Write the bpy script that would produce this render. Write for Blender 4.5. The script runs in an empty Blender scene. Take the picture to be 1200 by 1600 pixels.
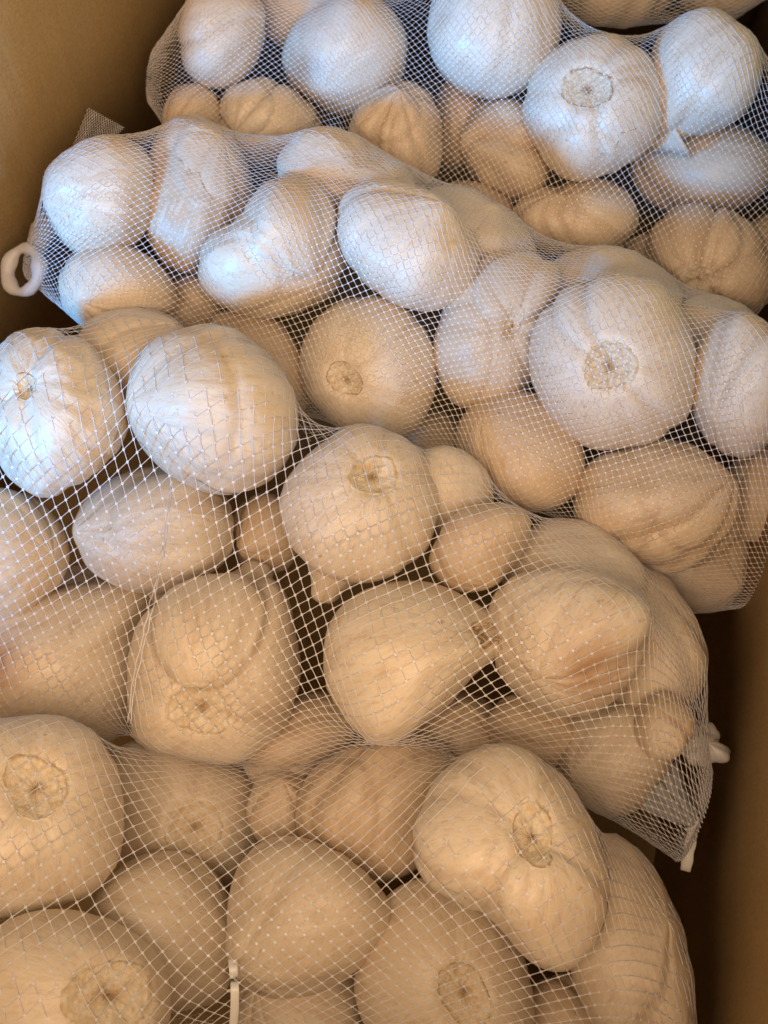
import bpy, math, random
import numpy as np
from mathutils import Vector, Matrix

# ------------------------------------------------------------------ camera, world, lights
scene = bpy.context.scene
IW, IH = 1200.0, 1600.0
FOV = math.radians(45.0)
F = (IH / 2) / math.tan(FOV / 2)          # focal length in photo pixels
TILT = math.radians(20.0)
DIST = 0.49
CAM = np.array([0.0, -DIST * math.sin(TILT), DIST * math.cos(TILT)])
RIGHT = np.array([1.0, 0, 0])
UP = np.array([0, math.cos(TILT), math.sin(TILT)])
BACK = np.array([0, -math.sin(TILT), math.cos(TILT)])   # towards the viewer

cam_d = bpy.data.cameras.new("camera")
cam = bpy.data.objects.new("camera", cam_d)
scene.collection.objects.link(cam)
cam.location = CAM
cam.rotation_euler = (TILT, 0, 0)
cam_d.sensor_fit = 'VERTICAL'
cam_d.angle = FOV
cam_d.clip_start = 0.01
cam_d.clip_end = 20
cam_d.dof.use_dof = True
cam_d.dof.focus_distance = 0.475
cam_d.dof.aperture_fstop = 11.0
scene.camera = cam

world = bpy.data.worlds.new("World")
scene.world = world
world.use_nodes = True
bgn = world.node_tree.nodes["Background"]
bgn.inputs[0].default_value = (1.0, 0.74, 0.50, 1)
bgn.inputs[1].default_value = 0.26

def area(name, loc, target, size, power, color, spread=180):
    d = bpy.data.lights.new(name, 'AREA')
    d.shape = 'RECTANGLE'; d.size, d.size_y = size
    d.energy = power; d.color = color; d.spread = math.radians(spread)
    o = bpy.data.objects.new(name, d)
    scene.collection.objects.link(o)
    o.location = loc
    o.rotation_euler = (Vector(target) - Vector(loc)).to_track_quat('-Z', 'Y').to_euler()
    return o
# cool window light low from the front left, warm room lamp overhead
area("window_light", (-1.17, -0.98, 0.66), (0.02, 0.04, 0.0), (0.26, 0.30), 47, (0.02, 0.41, 1.0))
area("room_lamp", (-0.03, -0.40, 0.74), (0.02, -0.08, 0), (0.8, 0.5), 6.6, (1.0, 0.69, 0.44))

scene.view_settings.view_transform = 'Standard'
scene.view_settings.look = 'None'
scene.view_settings.exposure = 0.0
scene.view_settings.gamma = 1.0

# ------------------------------------------------------------------ helpers
def ray(u, v):
    d = RIGHT * ((u - IW / 2) / F) + UP * (-(v - IH / 2) / F) - BACK
    return d / np.linalg.norm(d)

def at(u, v, z):                      # photo pixel -> point of the place at height z
    d = ray(u, v)
    return CAM + d * ((z - CAM[2]) / d[2])

def project(P):
    q = P - CAM
    zc = -(q @ BACK)
    return np.stack([IW / 2 + F * (q @ RIGHT) / zc, IH / 2 - F * (q @ UP) / zc], -1)

def link(name, me, mat=None, parent=None, loc=(0, 0, 0)):
    o = bpy.data.objects.new(name, me)
    scene.collection.objects.link(o)
    if mat: me.materials.append(mat)
    if parent is not None: o.parent = parent
    o.location = loc
    return o

def mesh(name, V, Fc, smooth=True, attrs=None):
    me = bpy.data.meshes.new(name)
    V = np.asarray(V, np.float32); Fc = np.asarray(Fc, np.int32)
    k = Fc.shape[1]
    me.vertices.add(len(V)); me.vertices.foreach_set("co", V.ravel())
    me.loops.add(Fc.size); me.loops.foreach_set("vertex_index", Fc.ravel())
    me.polygons.add(len(Fc))
    me.polygons.foreach_set("loop_start", np.arange(len(Fc), dtype=np.int32) * k)
    me.polygons.foreach_set("loop_total", np.full(len(Fc), k, np.int32))
    if smooth: me.polygons.foreach_set("use_smooth", np.ones(len(Fc), bool))
    me.update(calc_edges=True)
    for n, (ty, data) in (attrs or {}).items():
        a = me.attributes.new(n, ty, 'POINT')
        a.data.foreach_set("vector" if ty == 'FLOAT_VECTOR' else "value", np.asarray(data, np.float32).ravel())
    me.validate(verbose=False)
    return me

def tag(o, label, cat, group=None):
    o["label"] = label; o["category"] = cat
    if group: o["group"] = group

# ------------------------------------------------------------------ materials
def new_mat(name):
    m = bpy.data.materials.new(name); m.use_nodes = True
    nt = m.node_tree
    return m, nt, nt.nodes["Principled BSDF"]

def N(nt, t, **kw):
    n = nt.nodes.new(t)
    for k, v in kw.items(): setattr(n, k, v)
    return n

def ramp(nt, src, stops):
    r = N(nt, "ShaderNodeValToRGB")
    el = r.color_ramp.elements
    while len(el) < len(stops): el.new(0.5)
    for e, (p, c) in zip(el, stops):
        e.position = p; e.color = (*c, 1)
    nt.links.new(src, r.inputs[0])
    return r.outputs[0]

def mixc(nt, fac, a, b, mode='MIX'):
    m = N(nt, "ShaderNodeMix", data_type='RGBA', blend_type=mode)
    for sock, val in ((m.inputs[0], fac), (m.inputs[6], a), (m.inputs[7], b)):
        if hasattr(val, "is_output"): nt.links.new(val, sock)
        elif isinstance(val, (int, float)): sock.default_value = val
        else: sock.default_value = (*val, 1)
    return m.outputs[2]

def noise(nt, vec, scale, detail=4, rough=0.55):
    n = N(nt, "ShaderNodeTexNoise")
    n.inputs["Scale"].default_value = scale
    n.inputs["Detail"].default_value = detail
    n.inputs["Roughness"].default_value = rough
    if vec is not None: nt.links.new(vec, n.inputs["Vector"])
    return n.outputs["Fac"]

def attr(nt, name, out="Vector"):
    a = N(nt, "ShaderNodeAttribute", attribute_name=name)
    return a.outputs[out]

def skin_material(name, pale, tan, dark):
    m, nt, b = new_mat(name)
    L = nt.links
    st = attr(nt, "streak")
    geo = N(nt, "ShaderNodeTexCoord").outputs["Object"]
    n1 = noise(nt, st, 2.2, 5, 0.6)            # broad streaks from root to neck
    n2 = noise(nt, st, 11.0, 4, 0.6)           # fine veins
    n3 = noise(nt, geo, 60.0, 4, 0.6)          # blotches
    c = mixc(nt, ramp(nt, n1, [(0.40, (0, 0, 0)), (0.80, (0.8, 0.8, 0.8))]), pale, tan)
    c = mixc(nt, ramp(nt, n3, [(0.52, (0, 0, 0)), (0.78, (0.55, 0.55, 0.55))]), c, tan)
    v = ramp(nt, n2, [(0.34, (1, 1, 1)), (0.46, (0, 0, 0))])
    fac = N(nt, "ShaderNodeMath", operation='MULTIPLY'); L.new(v, fac.inputs[0]); fac.inputs[1].default_value = 0.34
    c = mixc(nt, fac.outputs[0], c, dark)
    n4 = ramp(nt, noise(nt, st, 27.0, 3, 0.6), [(0.36, (0.20, 0.20, 0.20)), (0.46, (0, 0, 0))])   # hair-fine fibres
    c = mixc(nt, n4, c, dark)
    cr = attr(nt, "crease", "Fac")             # darker seams where the skin folds between cloves
    f2 = N(nt, "ShaderNodeMath", operation='MULTIPLY'); L.new(cr, f2.inputs[0]); f2.inputs[1].default_value = 0.40
    c = mixc(nt, f2.outputs[0], c, dark)
    oi = N(nt, "ShaderNodeObjectInfo").outputs["Random"]
    c = mixc(nt, ramp(nt, oi, [(0.2, (0, 0, 0)), (1.0, (0.42, 0.42, 0.42))]), c, tan)
    spots = ramp(nt, noise(nt, geo, 34.0, 5, 0.62), [(0.64, (0, 0, 0)), (0.74, (0.45, 0.45, 0.45))])
    c = mixc(nt, spots, c, dark)
    specks = ramp(nt, noise(nt, geo, 210.0, 3, 0.6), [(0.70, (0, 0, 0)), (0.75, (0.6, 0.6, 0.6))])
    c = mixc(nt, specks, c, dark)
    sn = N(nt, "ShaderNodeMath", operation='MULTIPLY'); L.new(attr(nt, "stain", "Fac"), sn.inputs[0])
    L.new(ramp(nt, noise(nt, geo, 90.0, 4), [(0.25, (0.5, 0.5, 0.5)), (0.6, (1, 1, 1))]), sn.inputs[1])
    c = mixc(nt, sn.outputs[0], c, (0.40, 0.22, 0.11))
    L.new(c, b.inputs["Base Color"])
    b.inputs["Roughness"].default_value = 0.36
    b.inputs["Specular IOR Level"].default_value = 0.45
    b.inputs["Sheen Weight"].default_value = 0.08
    s = N(nt, "ShaderNodeMath", operation='MULTIPLY_ADD')
    L.new(n2, s.inputs[0]); s.inputs[1].default_value = 0.8; L.new(noise(nt, geo, 220.0, 3), s.inputs[2])
    bp = N(nt, "ShaderNodeBump"); bp.inputs["Strength"].default_value = 0.42; bp.inputs["Distance"].default_value = 0.0009
    L.new(s.outputs[0], bp.inputs["Height"]); L.new(bp.outputs[0], b.inputs["Normal"])
    return m

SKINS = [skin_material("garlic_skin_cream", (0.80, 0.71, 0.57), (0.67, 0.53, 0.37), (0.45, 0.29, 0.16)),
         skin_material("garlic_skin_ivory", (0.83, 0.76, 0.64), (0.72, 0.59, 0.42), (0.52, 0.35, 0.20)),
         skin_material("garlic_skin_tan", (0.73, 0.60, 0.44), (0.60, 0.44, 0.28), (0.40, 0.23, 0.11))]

def root_material():
    m, nt, b = new_mat("garlic_root_plate")
    L = nt.links
    geo = N(nt, "ShaderNodeTexCoord").outputs["Object"]
    rad = attr(nt, "radius", "Fac")
    nz = noise(nt, geo, 260.0, 6, 0.7)
    nb = noise(nt, geo, 140.0, 3)
    inner = mixc(nt, ramp(nt, nz, [(0.40, (0, 0, 0)), (0.62, (1, 1, 1))]), (0.68, 0.53, 0.33), (0.85, 0.77, 0.61))
    sm = N(nt, "ShaderNodeMath", operation='MULTIPLY_ADD'); L.new(nb, sm.inputs[0]); sm.inputs[1].default_value = 0.22; L.new(rad, sm.inputs[2])
    core = ramp(nt, sm.outputs[0], [(0.25, (1, 1, 1)), (0.5, (0, 0, 0))])
    fc = N(nt, "ShaderNodeMath", operation='MULTIPLY'); L.new(core, fc.inputs[0]); fc.inputs[1].default_value = 0.55
    c = mixc(nt, fc.outputs[0], inner, (0.36, 0.20, 0.07))
    ring = ramp(nt, sm.outputs[0], [(0.92, (0, 0, 0)), (0.985, (0.8, 0.8, 0.8)), (1.02, (0.8, 0.8, 0.8)), (1.07, (0, 0, 0))])
    brk = ramp(nt, noise(nt, geo, 170.0, 3), [(0.40, (0, 0, 0)), (0.5, (1, 1, 1))])
    oi = N(nt, "ShaderNodeObjectInfo").outputs["Random"]
    ow = N(nt, "ShaderNodeMath", operation='MULTIPLY_ADD'); L.new(oi, ow.inputs[0]); ow.inputs[1].default_value = 0.75; ow.inputs[2].default_value = 0.25
    bw = N(nt, "ShaderNodeMath", operation='MULTIPLY'); L.new(brk, bw.inputs[0]); L.new(ow.outputs[0], bw.inputs[1])
    mm = N(nt, "ShaderNodeMath", operation='MULTIPLY'); L.new(ring, mm.inputs[0]); L.new(bw.outputs[0], mm.inputs[1])
    c = mixc(nt, mm.outputs[0], c, (0.20, 0.10, 0.045))
    L.new(c, b.inputs["Base Color"])
    b.inputs["Roughness"].default_value = 0.8
    bp = N(nt, "ShaderNodeBump"); bp.inputs["Strength"].default_value = 0.8; bp.inputs["Distance"].default_value = 0.0012
    L.new(nz, bp.inputs["Height"]); L.new(bp.outputs[0], b.inputs["Normal"])
    return m
ROOT = root_material()

def plain(name, col, rough, trans=0.0, bump=0.0, bscale=200):
    m, nt, b = new_mat(name)
    b.inputs["Base Color"].default_value = (*col, 1)
    b.inputs["Roughness"].default_value = rough
    b.inputs["Transmission Weight"].default_value = trans
    if bump:
        geo = N(nt, "ShaderNodeTexCoord").outputs["Object"]
        bp = N(nt, "ShaderNodeBump"); bp.inputs["Strength"].default_value = bump; bp.inputs["Distance"].default_value = 0.001
        nt.links.new(noise(nt, geo, bscale, 4), bp.inputs["Height"]); nt.links.new(bp.outputs[0], b.inputs["Normal"])
    return m
def net_material():
    m, nt, b = new_mat("white_net_plastic")
    b.inputs["Base Color"].default_value = (0.93, 0.92, 0.94, 1)
    b.inputs["Roughness"].default_value = 0.25
    b.inputs["Specular IOR Level"].default_value = 0.7
    tl = N(nt, "ShaderNodeBsdfTranslucent"); tl.inputs[0].default_value = (0.93, 0.92, 0.94, 1)
    tp = N(nt, "ShaderNodeBsdfTransparent")
    m1 = N(nt, "ShaderNodeMixShader"); m1.inputs[0].default_value = 0.15
    nt.links.new(b.outputs[0], m1.inputs[1]); nt.links.new(tl.outputs[0], m1.inputs[2])
    m2 = N(nt, "ShaderNodeMixShader"); m2.inputs[0].default_value = 0.15
    nt.links.new(m1.outputs[0], m2.inputs[1]); nt.links.new(tp.outputs[0], m2.inputs[2])
    nt.links.new(m2.outputs[0], nt.nodes["Material Output"].inputs[0])
    return m
NET = net_material()
FROST = plain("frosted_plastic", (0.86, 0.83, 0.82), 0.40, 0.45, 0.5, 160)
CLIPM = plain("white_clip_plastic", (0.86, 0.86, 0.82), 0.4, 0, 0.2)

def cardboard():
    m, nt, b = new_mat("kraft_cardboard")
    L = nt.links
    geo = N(nt, "ShaderNodeTexCoord").outputs["Object"]
    mp = N(nt, "ShaderNodeMapping"); mp.inputs["Scale"].default_value = (1, 1, 0.05); L.new(geo, mp.inputs[0])
    flute = noise(nt, mp.outputs[0], 120.0, 3)
    fib = noise(nt, geo, 700.0, 4, 0.7)
    big = noise(nt, geo, 14.0, 3)
    c = mixc(nt, flute, (0.40, 0.27, 0.11), (0.48, 0.33, 0.145))
    c = mixc(nt, ramp(nt, fib, [(0.42, (0, 0, 0)), (0.7, (0.5, 0.5, 0.5))]), c, (0.20, 0.125, 0.05))
    c = mixc(nt, ramp(nt, big, [(0.45, (0, 0, 0)), (0.75, (0.45, 0.45, 0.45))]), c, (0.30, 0.20, 0.08))
    L.new(c, b.inputs["Base Color"])
    b.inputs["Roughness"].default_value = 0.75
    s = N(nt, "ShaderNodeMath", operation='MULTIPLY_ADD'); L.new(fib, s.inputs[0]); s.inputs[1].default_value = 0.3; L.new(flute, s.inputs[2])
    bp = N(nt, "ShaderNodeBump"); bp.inputs["Strength"].default_value = 0.35; bp.inputs["Distance"].default_value = 0.0012
    L.new(s.outputs[0], bp.inputs["Height"]); L.new(bp.outputs[0], b.inputs["Normal"])
    return m
CARD = cardboard()

# ------------------------------------------------------------------ the cardboard box
ZF = -0.19
LA, LB = at(-60, 500, -0.03)[:2], at(265, 0, -0.03)[:2]
RA, RB = at(1098, 1600, -0.05)[:2], at(1208, 300, -0.05)[:2]
def along(a, b, y):
    t = (y - a[1]) / (b[1] - a[1]); return a + (b - a) * t
YB, YFR = 0.36, -0.27
box = bpy.data.objects.new("cardboard_box", None)
scene.collection.objects.link(box)
box.location = (0, 0.02, ZF)
tag(box, "brown cardboard box holding the netted bags of garlic", "box")
def panel(name, a, b, z0, za, zb, th=0.005, cut=None):
    """upright board from a to b (inner face), rim height za at a and zb at b, thickness outwards (to the left of a->b)"""
    a = np.array(a); b = np.array(b)
    d = (b - a) / np.linalg.norm(b - a); n = np.array([-d[1], d[0]]) * th
    nseg = 24
    V = []; Fc = []
    for i in range(nseg + 1):
        t = i / nseg; p = a + (b - a) * t; zt = za + (zb - za) * (t if cut is None else 1 / (1 + math.exp(-(t - cut) * 30)) + 1.3 / (1 + math.exp((t - .10) * 40)))
        bow = n / th * 0.004 * math.sin(math.pi * t)
        for q, z in ((p + bow, z0), (p + bow, zt), (p + bow + n, zt), (p + bow + n, z0)):
            V.append((q[0], q[1], z))
    for i in range(nseg):
        for k in range(4):
            A = i * 4 + k; B = i * 4 + (k + 1) % 4
            Fc.append((A, B, B + 4, A + 4))
    Fc.append((3, 2, 1, 0)); e = nseg * 4; Fc.append((e, e + 1, e + 2, e + 3))
    me = mesh(name, np.array(V) - np.array(box.location), Fc, smooth=False)
    return link(name, me, CARD, box)
LF, LBk = along(LA, LB, YFR), along(LA, LB, YB)
RF, RBk = along(RA, RB, YFR), along(RA, RB, YB)
panel("side_panel", LF, LBk, ZF, 0.02, 0.17, cut=0.62)
panel("side_panel", RBk, RF, ZF, 0.26, 0.26)
panel("end_panel", LBk, RBk, ZF, 0.26, 0.26)
panel("end_panel", RF, LF, ZF, 0.23, 0.23)  # out of view; rim height set to shade the front bag from the window
fl = [(*p, z) for z in (ZF - 0.006, ZF - 0.001) for p in (LF + [-.012, -.012], RF + [.012, -.012], RBk + [.012, .012], LBk + [-.012, .012])]
link("bottom_panel", mesh("bottom_panel", np.array(fl) - np.array(box.location),
     [(3, 2, 1, 0), (4, 5, 6, 7), (0, 1, 5, 4), (1, 2, 6, 5), (2, 3, 7, 6), (3, 0, 4, 7)], False), CARD, box)

# ------------------------------------------------------------------ garlic bulbs: data
# (bag, bbox in the photo x0 y0 x1 y1, dz, skin, options, label)
RIDGE = {0: [(0, -300), (1200, -200)],
         1: [(0, -60), (300, -60), (700, -50), (1000, 10), (1200, 40)],
         2: [(0, 260), (68, 240), (280, 185), (500, 205), (600, 260), (700, 305), (800, 370), (900, 385), (1000, 405), (1100, 465), (1200, 520)],
         3: [(-100, 540), (0, 520), (220, 482), (380, 530), (480, 620), (600, 670), (700, 720), (800, 800), (900, 820), (1000, 880), (1080, 980), (1110, 1080)],
         4: [(-100, 1130), (80, 1120), (180, 1150), (300, 1185), (400, 1200), (480, 1180), (600, 1150), (700, 1150), (800, 1165), (900, 1230), (1000, 1320), (1080, 1450)]}
BAGZ = {0: 0.0, 1: 0.0, 2: 0.005, 3: 0.005, 4: -0.01}
B = []
def bulb(bag, x0, y0, x1, y1, label, skin=0, dz=0.0, **kw):
    B.append(dict(bag=bag, box=(x0, y0, x1, y1), dz=dz, skin=skin, label=label, **kw))

# farthest bag
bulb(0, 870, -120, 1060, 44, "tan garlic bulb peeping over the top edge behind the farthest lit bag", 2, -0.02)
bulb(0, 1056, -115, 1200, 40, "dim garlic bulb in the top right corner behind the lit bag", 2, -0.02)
# top bag
bulb(1, 274, -45, 416, 142, "pale garlic bulb at the far left end of the top bag, by the box wall", 1, 0.0, lobes=.6)
bulb(1, 398, -70, 515, 75, "bluish white smooth garlic bulb at the top edge between two bigger bulbs", 1, -0.012, lobes=.2)
bulb(1, 440, -20, 636, 182, "large pale garlic bulb with a brown stain on its lower left side, top bag", 1, 0.005, lobes=.5, stain=(468, 108, 34))  # soft round brown tint low on its left side
bulb(1, 253, 131, 346, 232, "small tan garlic bulb low by the left box wall, below the pale end bulb", 2, -0.005)
bulb(1, 340, 121, 502, 260, "tan garlic bulb with a clove crease, half hidden just behind the second bag's peak", 0, -0.005, lobes=1.5)
bulb(1, 544, 128, 692, 290, "tan creased garlic bulb under the large brown stained one in the top bag", 2, 0.0, lobes=1.5)
bulb(1, 667, -60, 876, 154, "glossy bluish white garlic bulb at the top edge, middle of the top bag", 1, 0.005, lobes=.5)
bulb(1, 817, 54, 1035, 282, "bluish white garlic bulb with its round root plate facing up, top bag", 1, 0.01, root=(915, 128), plate=.42, lobes=.7)
bulb(1, 1010, 12, 1190, 192, "bluish white garlic bulb with neck pointing down left, top right corner", 1, 0.008, tip=(1015, 222), lobes=.6)
bulb(1, 984, 186, 1206, 342, "half lit garlic bulb at the right edge under the bulb with the neck", 0, 0.0, lobes=.6)
bulb(1, 720, 152, 862, 312, "tan garlic bulb with a low clove, left of the top bag's root plate", 2, -0.004, lobes=1.5)
bulb(1, 676, 110, 760, 262, "dim narrow garlic bulb deep in a gap in the middle of the top bag", 2, -0.02)
bulb(1, 676, 282, 808, 420, "tan garlic bulb cut off by the second bag's ridge, middle of the top bag", 2, -0.004)
bulb(1, 800, 278, 998, 400, "wide tan two lobed garlic bulb just behind the second bag's ridge", 2, 0.0, lobes=1.3)
bulb(1, 1005, 318, 1206, 520, "brownish garlic bulb with separate cloves showing, lowest right of the top bag", 2, -0.003, lobes=2.0, root=(1090, 440), plate=.3)
bulb(1, 965, 365, 1050, 450, "tiny strip of garlic bulb left of the brownish separate cloved one", 2, -0.015)
bulb(1, 1150, 330, 1260, 470, "shaded garlic bulb at the right edge of the top bag", 2, -0.03)
# second bag
bulb(2, 67, 208, 240, 405, "pale garlic bulb at the left end of the second bag, above the plastic loop", 0, 0.0, lobes=.5)
bulb(2, 92, 384, 272, 525, "half lit garlic bulb low in the second bag, just right of the plastic loop", 0, 0.005, lobes=.7)
bulb(2, 222, 183, 398, 424, "upright bluish white garlic bulb that makes the peak of the second bag", 1, 0.01, lobes=.6)
bulb(2, 310, 272, 540, 494, "large kidney shaped garlic bulb, lit on top and tan below, second bag", 0, 0.006, lobes=1.6)
bulb(2, 425, 198, 650, 340, "garlic bulb on the second bag's ridge with a small lit patch on its left", 0, 0.0, lobes=.8)
bulb(2, 528, 283, 748, 486, "smooth bluish white garlic bulb in the middle of the second bag", 1, 0.01, lobes=.5)
bulb(2, 468, 464, 680, 688, "egg shaped garlic bulb with a small brown root ring on its left, second bag", 0, 0.004, root=(533, 594), plate=.33, lobes=.3)
bulb(2, 318, 482, 488, 660, "plain tan garlic bulb partly behind the third bag's ridge", 2, -0.004)
bulb(2, 678, 395, 880, 642, "garlic bulb with a pale wrinkled neck showing at its middle, second bag", 0, 0.0, root=(812, 505), plate=.25, lobes=1.4)
bulb(2, 828, 428, 1086, 702, "biggest bluish lit garlic bulb of the second bag with root plate facing up", 1, 0.01, root=(952, 572), plate=.36, lobes=.6)
bulb(2, 1078, 490, 1232, 712, "half lit garlic bulb at the right edge beside the biggest lit bulb", 0, 0.004, lobes=.5)
bulb(2, 712, 614, 912, 796, "smooth tan egg shaped garlic bulb below the biggest lit bulb", 2, 0.004, lobes=.4)
bulb(2, 896, 688, 1160, 896, "wide tan garlic bulb with a soft crease, low on the right of the second bag", 2, 0.006, lobes=1.1)
bulb(2, 1000, 790, 1176, 958, "tan garlic bulb at the bottom right tip of the second bag by the box wall", 2, -0.004, lobes=.4)
bulb(2, 650, 288, 830, 440, "tan garlic bulb on the second bag's ridge behind the smooth bluish one", 0, -0.006, lobes=.6)
bulb(2, 842, 382, 1060, 520, "tan garlic bulb on the second bag's ridge behind the biggest lit bulb", 0, -0.006, lobes=.6)
bulb(2, 1040, 448, 1206, 600, "tan garlic bulb on the right slope of the second bag's ridge", 0, -0.006, lobes=.6)
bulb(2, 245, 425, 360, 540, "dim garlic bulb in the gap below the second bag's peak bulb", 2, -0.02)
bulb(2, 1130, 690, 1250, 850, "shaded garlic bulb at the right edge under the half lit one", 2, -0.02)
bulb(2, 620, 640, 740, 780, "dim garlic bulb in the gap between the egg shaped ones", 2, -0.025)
# third bag
bulb(3, -30, 514, 198, 778, "garlic bulb with crinkled glossy lit skin at the left edge, third bag", 1, 0.012, lobes=1.2, root=(30, 600), plate=.2, crinkle=2.6)
bulb(3, 197, 508, 462, 772, "big garlic bulb with a bluish lit lens shaped side, third bag", 1, 0.012, lobes=.5, crinkle=1.8)
bulb(3, 115, 480, 310, 640, "tan garlic bulb on the third bag's ridge behind two lit ones", 0, -0.008, lobes=.5)
bulb(3, 438, 662, 682, 910, "garlic bulb with rough brown root plate on top, centre of the third bag", 0, 0.006, root=(588, 732), plate=.38, tip2=(505, 935), lobes=.5)
bulb(3, 113, 730, 362, 924, "smooth wide tan garlic bulb behind open net under the lit lens bulb", 0, -0.008, lobes=.9)
bulb(3, -80, 765, 106, 970, "pale tan garlic bulb cut by the left edge, under the crinkled one", 0, -0.004, lobes=.5)
bulb(3, -60, 925, 232, 1150, "large garlic bulb at the left edge with its long neck pointing right", 0, -0.002, stain=(0, 1040, 60), tip=(250, 922), near=.016, slim=.8, lobes=.7)
bulb(3, 200, 898, 466, 1192, "garlic bulb with a bulging clove and root plate facing down, third bag", 0, 0.01, root=(312, 1112), plate=.40, tip2=(405, 885), lobes=.4)
bulb(3, 507, 910, 764, 1162, "streaked garlic bulb with its rooted tip at the right, centre of the third bag", 0, 0.024, root=(752, 984), plate=.22, hairs=True, lobes=.3)
bulb(3, 672, 780, 826, 925, "small tan garlic bulb between the brown rooted one and the right hand ones", 2, 0.0, lobes=.5)
bulb(3, 762, 892, 1016, 1120, "large tan garlic bulb under dense net on the right of the third bag", 0, 0.010, stain=(920, 1040, 60), lobes=.6)
bulb(3, 640, 692, 765, 830, "tan garlic bulb on the third bag's ridge right of the brown rooted one", 0, -0.006, lobes=.5)
bulb(3, 780, 814, 1010, 985, "pale garlic bulb making the right shoulder of the third bag", 0, 0.0, lobes=.5)
bulb(3, 945, 885, 1104, 1125, "tan garlic bulb at the far right side of the third bag, near the box wall", 0, -0.004, lobes=.5)
bulb(3, 384, 1080, 558, 1240, "plain tan garlic bulb under the streaked one, just above the front bag", 2, -0.004, lobes=.5)
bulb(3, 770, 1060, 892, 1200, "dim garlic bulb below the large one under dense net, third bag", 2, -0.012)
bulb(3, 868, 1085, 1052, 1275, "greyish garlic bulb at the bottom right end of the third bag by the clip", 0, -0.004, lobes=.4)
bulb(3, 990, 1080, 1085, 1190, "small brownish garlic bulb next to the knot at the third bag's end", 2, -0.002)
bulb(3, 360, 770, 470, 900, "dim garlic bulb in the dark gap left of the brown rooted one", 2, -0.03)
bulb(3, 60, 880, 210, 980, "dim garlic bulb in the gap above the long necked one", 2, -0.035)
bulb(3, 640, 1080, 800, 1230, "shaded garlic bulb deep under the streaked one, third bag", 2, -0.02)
# front bag
bulb(4, -110, 1120, 190, 1435, "big garlic bulb with a cracked root plate, upper left of the front bag", 0, 0.010, root=(48, 1228), plate=.40, lobes=.4)
bulb(4, 178, 1178, 408, 1400, "garlic bulb with a faint root ring, half hidden in the front bag's upper middle", 0, -0.034, root=(302, 1300), plate=.44, lobes=.4)
bulb(4, 128, 1330, 366, 1580, "smooth tan garlic bulb in the lower left middle of the front bag", 0, 0.020, lobes=.5)
bulb(4, -60, 1425, 262, 1720, "garlic bulb with a large brown root ring at the bottom left corner", 0, 0.050, root=(172, 1562), plate=.52, lobes=.3)
bulb(4, 355, 1308, 604, 1560, "smooth pale garlic bulb in the front bag, right of the white tie", 0, 0.004, lobes=.6)
bulb(4, 462, 1148, 706, 1375, "tan garlic bulb below the streaked one, top middle of the front bag", 2, -0.014, lobes=.9)
bulb(4, 648, 1165, 950, 1515, "biggest garlic bulb of the front bag with root plate at its upper right", 0, 0.034, root=(848, 1300), plate=.34, lobes=.6)
bulb(4, 556, 1375, 832, 1700, "garlic bulb with a brown pitted root ring at the bottom edge", 0, 0.034, root=(732, 1562), plate=.40, lobes=.5)
bulb(4, 895, 1305, 1085, 1660, "tall garlic bulb at the right end of the front bag beside the box wall", 0, -0.002, lobes=.6)
bulb(4, 362, 1475, 570, 1700, "garlic bulb at the bottom edge between the white tie and the pitted one", 0, -0.008, lobes=.5)
bulb(4, 815, 1520, 950, 1680, "small tan garlic bulb at the bottom edge, right of the pitted one", 2, -0.01)
bulb(4, 385, 1195, 500, 1330, "dim garlic bulb in the dark gap at the top of the front bag", 2, -0.03)

# ------------------------------------------------------------------ garlic bulbs: shape
NT, NP = 80, 48
TH = np.arange(NT) * 2 * np.pi / NT
PH = np.linspace(0, np.pi, NP)
def lowfreq(rng, TT, PP, amp, n=7):
    X = np.sin(PP) * np.cos(TT); Y = np.sin(PP) * np.sin(TT); Z = np.cos(PP)
    out = 0
    for _ in range(n):
        k = rng.normal(size=3) * 2.6; out = out + np.sin(k[0] * X + k[1] * Y + k[2] * Z + rng.uniform(0, 6.28))
    return amp * out / n

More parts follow.
